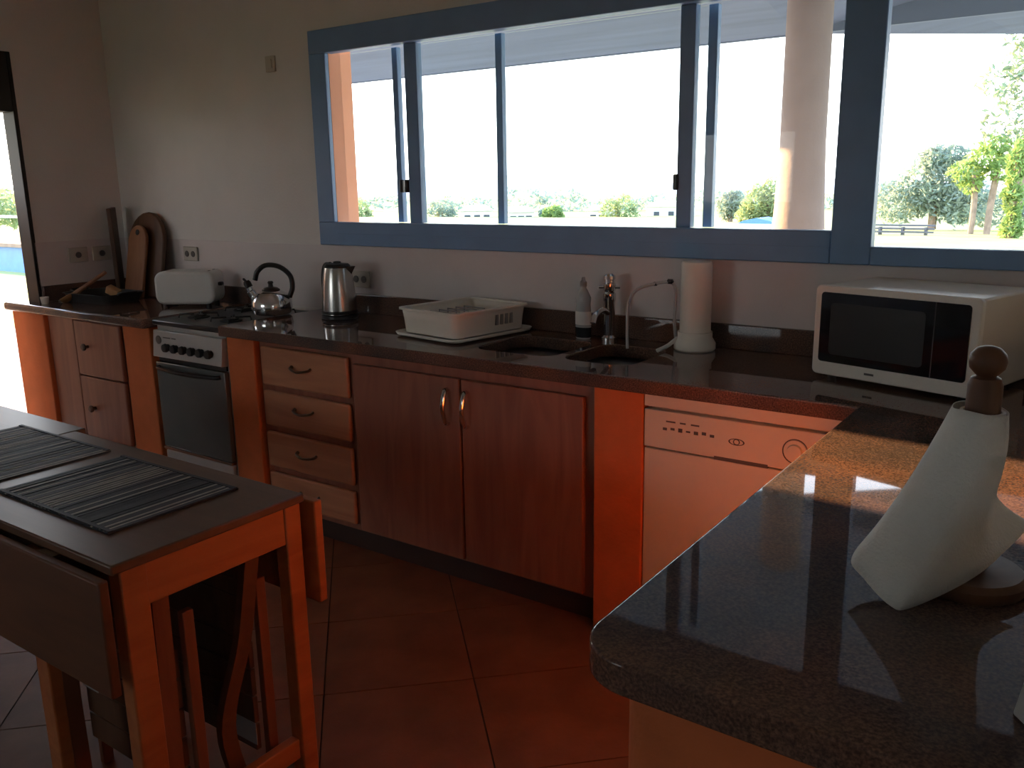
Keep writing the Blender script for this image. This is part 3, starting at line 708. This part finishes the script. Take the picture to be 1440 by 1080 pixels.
# folded chairs stored inside the table
def folded_chair(label, loc, S, w2, tags):
    c = thing('folding_chair', label, 'chair', (loc[0], loc[1], 0), group='folded chairs stored under the table', local=True)
    for sx_ in (-w2, w2):
        pth = catmull([(sx_, -S*.3, .0), (sx_, -S, .22), (sx_, S*.1, .42), (sx_, S*.8, .62)], 6)
        bm = B(); vs = []
        for p in pth: vs.append([bm.verts.new((p.x+a, p.y+b, p.z)) for a, b in ((-.011, -.02), (.011, -.02), (.011, .02), (-.011, .02))])
        for A, C in zip(vs, vs[1:]):
            for k in range(4): bm.faces.new((A[k], A[(k+1) % 4], C[(k+1) % 4], C[k]))
        bm.faces.new(vs[0]); bm.faces.new(vs[-1])
        obj('back_rail', bm, M['chairw'] if S < .02 else M['tabs'], c, world=False)
        obj('front_leg', bx(sx_-.010, sx_+.010, .052, .080, 0, .56), M['chairw'], c, .002, world=False)
    for k in range(3): obj('back_slat', bx(-w2+.01, w2-.01, S*.5-.008, S*.5+.010, .475+k*.047, .518+k*.047), M['dwood'], c, world=False)
    for k in range(5): obj('seat_slat', bx(-w2+.012, w2-.012, .03, .045, .10+k*.075, .171+k*.075), M['dwood'], c, .002, world=False)  # back and seat slats closed up and dark to fill in under-table shade
    for tx, tz, ty, tw, th in tags:
        lab(obj('paper_tag', bx(tx-tw, tx+tw, ty-.0015, ty, tz-th, tz+th), M['tag'], c, world=False), 'small pale paper tag')
    return c
folded_chair('straight folded wooden chair stored nearest the hanging front flap', (-1.32, -1.955), .004, .215, ((-.17, .27, .026, .035, .02), (.06, .235, .026, .04, .025)))
folded_chair('folded wooden chair with curved rails behind the straight one', (-1.32, -1.755), .06, .215, ((.17, .15, .028, .04, .03),))

# ------------------------------------------------------------------ placemats
def placemat(label, x0, x1, y0, y1, rz):
    c = thing('placemat', label, 'placemat', ((x0+x1)/2, (y0+y1)/2, .760), rz, group='striped placemats on the table', local=True)
    W, H = (x1-x0)/2, (y1-y0)/2
    obj('mat_backing', bx(-W, W, -H, H, .0005, .0025), M['dreed'], c, world=False)
    d_, p_ = B(), B(); n = 64; st = 2*W/n
    rnd = random.Random(int(abs(x0)*100))
    for k in range(n):
        xa = -W+k*st
        bm = p_ if (k % 2 == 1 and rnd.random() < .42) else d_
        hh = .0045+rnd.uniform(-.0006, .0008)
        box(bm, xa+.0005, xa+st-.0005, -H+rnd.uniform(0, .003), H-rnd.uniform(0, .003), .002, hh)
    stuff(obj('dark_reeds', d_, M['dreed'], c, world=False, smooth=False)); lab(stuff(obj('pale_reeds', p_, M['preed'], c, world=False, smooth=False)), 'pale stripes')
    for y in (-H+.008, H-.008): obj('edge_binding', bx(-W, W, y-.005, y+.005, .0042, .0062), M['dreed'], c, world=False)
placemat('dark striped placemat nearest the right end of the table', -1.672, -1.185, -2.000, -1.662, 0)
placemat('dark striped placemat farther left, cut by the picture edge', -2.245, -1.752, -1.985, -1.655, 0)

# ------------------------------------------------------------------ outdoors: porch
bm = B()
edge = [(-4.75, 2.28), (-1.15, 2.28), (-.15, 3.15), (1.2, 3.9), (3.6, 4.4)]
lo_w = [bm.verts.new((x if k else -4.75, .16, 2.68)) for k, (x, y) in enumerate(edge)]
lo_e = [bm.verts.new((x, y, 2.27)) for x, y in edge]; hi_e = [bm.verts.new((x, y+.02, 2.38)) for x, y in edge]
hi_w = [bm.verts.new((v.co.x, .16, 2.86)) for v in lo_w]
for k in range(len(edge)-1):
    for A, C in ((lo_w, lo_e), (lo_e, hi_e), (hi_e, hi_w), (hi_w, lo_w)): bm.faces.new((A[k], A[k+1], C[k+1], C[k]))
for k in (0, -1): bm.faces.new((lo_w[k], lo_e[k], hi_e[k], hi_w[k]))
ev = tag(obj('porch_roof', bm, M['eave'], smooth=False), 'shaded porch roof eave outside above the kitchen window', 'roof')
obj('side_fascia', prism(B(), [(.16, 2.50), (2.30, 2.24), (2.30, 2.40), (.16, 2.88)], (-4.79, -4.75), 'x'), M['eave'], ev, world=False)
tag(obj('sky_block_roof', bx(-6.3, XO-.02, -5.0, .22, 2.19, 2.32), M['eave'], bev=.01), 'flat roof added out of view to cut sky light at the doorway', 'roof')  # added roof, unseen, dims the skylight entering by the doorway
fasc = obj('fascia_board', bx(-4.77, 4.0, 2.28, 2.31, 2.265, 2.38), M['eave'], ev, world=False)
obj('side_fascia', prism(B(), [(.25, 2.50), (2.30, 2.20), (2.30, 2.40), (.25, 2.88)], (-4.79, -4.75), 'x'), M['eave'], ev, world=False)
bm = B()
def taper(bm, c, levels, seg=24): return lathe(bm, levels, c, seg)
tag(obj('porch_column', taper(B(), (-.905, 1.7, 0), [(.24, -.1), (.20, .5), (.150, 1.0), (.126, 1.3), (.113, 1.65), (.110, 2.45)]), M['stucco']), 'thick rounded porch column outside right of the wide panes', 'column')

# ground: terrace, lawn falling away, far hills
struct(obj('terrace', bx(-9.6, 6, -9, 5.5, -.22, -.02), M['terr'], smooth=False))
bm = B()
ys = [-60, -12, 5.5, 16, 24, 32, 45, 62, 80, 110, 160, 300]; zs = [-.1, -.1, -.1, -.12, -.25, -.50, -.95, -1.6, -2.1, -2.8, -3.2, -3.4]
xs = [-260, -120, -60, -30, -9.6, 6, 30, 60, 120, 260]
g = [[bm.verts.new((x, y, min(z, -.1-max(0, -x-30)*.02) if y < 40 else z)) for x in xs] for y, z in zip(ys, zs)]
for i in range(len(ys)-1):
    for j in range(len(xs)-1): bm.faces.new((g[i][j], g[i][j+1], g[i+1][j+1], g[i+1][j]))
struct(obj('lawn', bm, M['lawn']))
bm = B(); top_, bot_ = [], []
for k in range(60):
    a = math.radians(-20+k*2.4); R = 420
    x, y = -R*math.sin(a), R*math.cos(a)
    hgt = 1.5+2.2*math.sin(k*.31)+1.3*math.sin(k*.83+1)
    bot_.append(bm.verts.new((x, y, -8))); top_.append((bm.verts.new((x*1.12, y*1.12, hgt+1)), bm.verts.new((x*1.4, y*1.4, -8))))
for k in range(59):
    bm.faces.new((bot_[k], bot_[k+1], top_[k+1][0], top_[k][0])); bm.faces.new((top_[k][0], top_[k+1][0], top_[k+1][1], top_[k][1]))
struct(obj('hills', bm, M['hill']))

# added unseen wall on the terrace by the doorway (keeps the low sun off the floor)
tag(obj('sun_block_wall', bx(-5.35, -5.15, -3.4, -.47, -.02, 1.46), M['stucco'], bev=.01), 'grey wall added out of view on the terrace to block low sun', 'sun blocker')

# ------------------------------------------------------------------ plants
rng = np.random.default_rng(3)
def leaves(blobs, n, size, flat=.6):
    """leaf quads scattered through ellipsoid blobs (cx, cy, cz, rx, ry, rz)"""
    vol = np.array([b[3]*b[4]*b[5] for b in blobs])**.67; cnt = np.maximum(8, (n*vol/vol.sum())).astype(int)
    cs = []
    for b, c in zip(blobs, cnt):
        d = rng.normal(size=(c, 3)); d /= np.linalg.norm(d, axis=1)[:, None]
        r = rng.uniform(.35, 1, (c, 1))**.5
        cs.append(np.array(b[:3])+d*r*np.array(b[3:6])*rng.uniform(.85, 1.1, (c, 1)))
    c = np.concatenate(cs); n = len(c)
    a = rng.normal(size=(n, 3)); a /= np.linalg.norm(a, axis=1)[:, None]
    b = np.cross(a, rng.normal(size=(n, 3))); b /= np.linalg.norm(b, axis=1)[:, None]
    s = size*rng.uniform(.6, 1.3, (n, 1))
    V = np.stack([c-a*s, c-b*s*flat*.5, c+a*s, c+b*s*flat*.5], 1).reshape(-1, 3)
    F = np.arange(4*n).reshape(-1, 4)
    me = bpy.data.meshes.new('foliage'); me.from_pydata(V.tolist(), [], F.tolist()); return me
def plant(name, label, cat, loc, blobs, n, size, m, trunk=None, grp=None, tm='bark'):
    t = thing(name, label, cat, loc, group=grp)
    stuff(link('foliage', leaves(blobs, n, size), M[m], t, smooth=False))
    if trunk:
        for path, r in trunk: obj('trunk', tube(B(), catmull(path, 4), r, 9), M[tm], t)
    return t
def blobset(cx, cy, z0, z1, rx, k, seed, ry=None, spread=.75):
    R = random.Random(seed); out = []
    for i in range(k):
        t = (i+.5)/k; z = z0+(z1-z0)*t
        s = math.sin(PI*min(.92, .25+.62*t))
        out.append((cx+R.uniform(-1, 1)*rx*spread*s, cy+R.uniform(-1, 1)*(ry or rx)*.6, z, rx*R.uniform(.4, .65), (ry or rx)*.5, (z1-z0)/k*R.uniform(1.0, 1.7)))
    return out
# seen in the right hand pane
plant('eucalyptus_tree', 'tall loose pale tree at the right edge of the right pane', 'tree', (-3.0, 34, -.5), blobset(-3.0, 34, 2.0, 7.5, 1.35, 11, 1), 1500, .16, 'leafp', [([(-3.1, 34, -.5), (-3.0, 34, 2.5), (-2.9, 34, 6.8)], .14)])
plant('vine_covered_trunk', 'bright yellow green vine covered trunk in the right pane', 'tree', (-2.75, 27, -.35), [(-2.5+.05*math.sin(i), 27, -.3+i*.32, .28+.09*math.sin(i*2.1), .28, .3) for i in range(9)], 1900, .11, 'leafy', [([(-2.5, 27, -.35), (-2.5, 27, 2.2)], .10)])
plant('tree', 'yellow green tree with two pale bare trunks in the right pane', 'tree', (-3.8, 30.8, -.5), [(-4.3, 30.8, 1.6, .65, .6, .45), (-3.7, 30.8, 2.0, .8, .6, .5), (-3.2, 30.8, 1.7, .6, .6, .5), (-3.6, 30.8, 2.45, .6, .5, .35), (-4.2, 30.8, 1.15, .4, .4, .3)], 1500, .13, 'leafy', [([(-4.08, 30.8, -.48), (-4.05, 30.8, .5), (-4.1, 30.8, 1.5)], .10), ([(-3.58, 30.8, -.48), (-3.55, 30.8, .5), (-3.45, 30.8, 1.7)], .11)])
plant('dark_bush', 'broad bluish green tree mass behind the lawn in the right pane', 'tree', (-6.0, 36, -.6), [(-7.6, 36, .55, 1.2, .9, 1.0), (-6.6, 36, 1.15, 1.2, .9, 1.3), (-5.7, 36, 1.0, 1.1, .9, 1.4), (-5.1, 36, .55, 1.0, .8, 1.1), (-6.3, 36, 2.2, .6, .6, .55), (-5.6, 36, 2.3, .55, .6, .4)], 5200, .15, 'leafd', [([(-6.2, 36, -.6), (-6.2, 36, 1.0)], .16)])
plant('distant_hedge', 'low dark hedge under the trees at the right pane edge', 'hedge', (-2.4, 38, -.7), [(-4.2, 38, .1, 1.6, .6, .75), (-2.4, 38, .2, 1.6, .6, .85), (-.6, 38, .2, 1.5, .6, .8)], 2600, .15, 'leafd')
bn = thing('field_bench', 'long dark slatted bench on the lawn in the right pane', 'bench', (-5.7, 28.0, -.38))
for k in range(3):
    obj('bench_slat', bx(-6.6, -4.75, 28.0+k*.14-.05, 28.0+k*.14+.05, -.30+k*.10, -.245+k*.10), M['benchw'], bn)
for x in (-6.4, -5.7, -5.0): obj('bench_leg', bx(x-.03, x+.03, 28.0, 28.3, -.42, -.12), M['benchw'], bn)
# seen through the middle panes
plant('round_tree', 'round green tree beside the porch column', 'tree', (-19.2, 54, -1.6), [(-19.9, 54, -.1, 1.0, .9, 1.3), (-18.9, 54, .3, 1.1, .9, 1.4), (-18.2, 54, -.4, .8, .8, 1.1), (-20.5, 54, -.8, .8, .7, .8)], 2600, .2, 'leafm', [([(-19.2, 54, -1.7), (-19.2, 54, 0)], .2)])
plant('tree', 'smaller darker tree between the sash stile and the round green tree', 'tree', (-22.4, 56, -1.6), [(-22.7, 56, -.3, .8, .7, 1.1), (-22.2, 56, .0, .7, .6, .9)], 1300, .2, 'leafd', [([(-22.5, 56, -1.7), (-22.5, 56, 0)], .18)])
pc = thing('pool_cover', 'blue pool cover on the lawn below the round tree', 'pool cover', (-17.3, 47.5, -1.1))
obj('cover_sheet', prism(B(), [(-18.6, -1.05), (-18.2, -.86), (-17.4, -.70), (-16.6, -.86), (-16.2, -1.05)], (47, 49), 'y'), M['pool'], pc)
for i, (x, y, z, r, l, mm) in enumerate(((-57.2, 66.5, -1.3, 1.5, 'dark distant tree just right of the leftmost sash stile', 'leafd'),
        (-48.3, 72.7, -1.6, .8, 'small distant shrub in the middle of the wide pane', 'leafd'),
        (-42.3, 76.5, -1.4, 1.6, 'distant green tree right of centre in the wide pane', 'leafm'),
        (-46.0, 70, -1.6, .9, 'distant yellowish tree left of the white house row', 'leafy'),
        (-63.0, 60.4, -1.3, 1.5, 'distant tree beside the bright orange porch column', 'leafm'))):
    plant('distant_tree', l, 'tree', (x, y, z-1), [(x-r*.6, y, z, r*.7, r*.6, r*.8), (x+r*.4, y, z+.2*r, r*.8, r*.6, r*.9), (x+r*.9, y, z-.3*r, r*.5, r*.5, r*.6)], 800, .26, mm, [([(x, y, z-1.2), (x, y, z)], .2)], 'distant trees beyond the lawn')
def house(label, x, y, z, w2, d2, h, rz):
    c = thing('house', label, 'house', (x, y, z), rz, group='distant pale houses', local=True)
    obj('walls', bx(-w2, w2, -d2, d2, 0, h), M['hwall'], c, world=False, smooth=False)
    obj('roof', prism(B(), [(-w2-.2, h), (w2+.2, h), (w2*.6, h+.55), (-w2*.6, h+.55)], (-d2-.2, d2+.2), 'y'), M['hroof'], c, world=False, smooth=False)
    for k in range(3):
        xk = -w2*.6+k*w2*.6; obj('window', bx(xk-.3, xk+.3, -d2-.03, -d2+.02, h*.35, h*.75), M['hwin'], c, world=False, smooth=False)
house('distant pale house between the second and third stiles', -54.5, 69, -2.7, 1.6, 1.2, 1.5, math.radians(38))
house('distant pale house left of centre in the wide pane', -50.8, 71.5, -2.7, 1.3, 1.2, 1.3, math.radians(36))
house('distant long pale house at right of the wide pane', -41.5, 87, -3.2, 2.6, 1.3, 1.9, math.radians(28))
house('distant pale house behind the small shrub of the wide pane', -46.2, 80, -3.1, 1.5, 1.2, 1.6, math.radians(30))
# distant tree line
plant('tree_line', 'far hazy line of trees along the horizon', 'tree line', (-55, 150, -3), [(-130+k*6.5, 150-(.35 if k % 2 else 0)*k*.5-max(0, 20-k)*3.2, -1.6+.7*math.sin(k*1.7), 4.6, 3, 1.7+.6*math.sin(k*.9)) for k in range(26)], 5200, .55, 'leafd')
# seen through the doorway
plant('garden_hedge', 'green garden hedge beyond the doorway', 'hedge', (-28, 10.5, -.3), [(-33+k*1.3, 11.5-k*.10, .95, 1.0, .7, .62) for k in range(11)], 3200, .16, 'leafm')
rl = thing('garden_railing', 'pale thin railing in the garden beyond the doorway', 'railing', (-24, 8.5, -.2))
obj('rail', bx(-33, -18, 8.48, 8.54, .80, .86), M['hwall'], rl)
for k in range(8): obj('post', bx(-33+k*2.1-.03, -33+k*2.1+.03, 8.48, 8.54, -.3, .82), M['hwall'], rl)
pw = thing('pool_wall', 'blue low pool wall beyond the doorway', 'pool', (-18.5, 6.0, -.1))
obj('pool_side', bx(-25, -14.5, 5.7, 6.3, -.3, .40), M['pool'], pw)
obj('pool_coping', bx(-25.1, -14.4, 5.6, 6.4, .40, .47), M['bark'], pw)
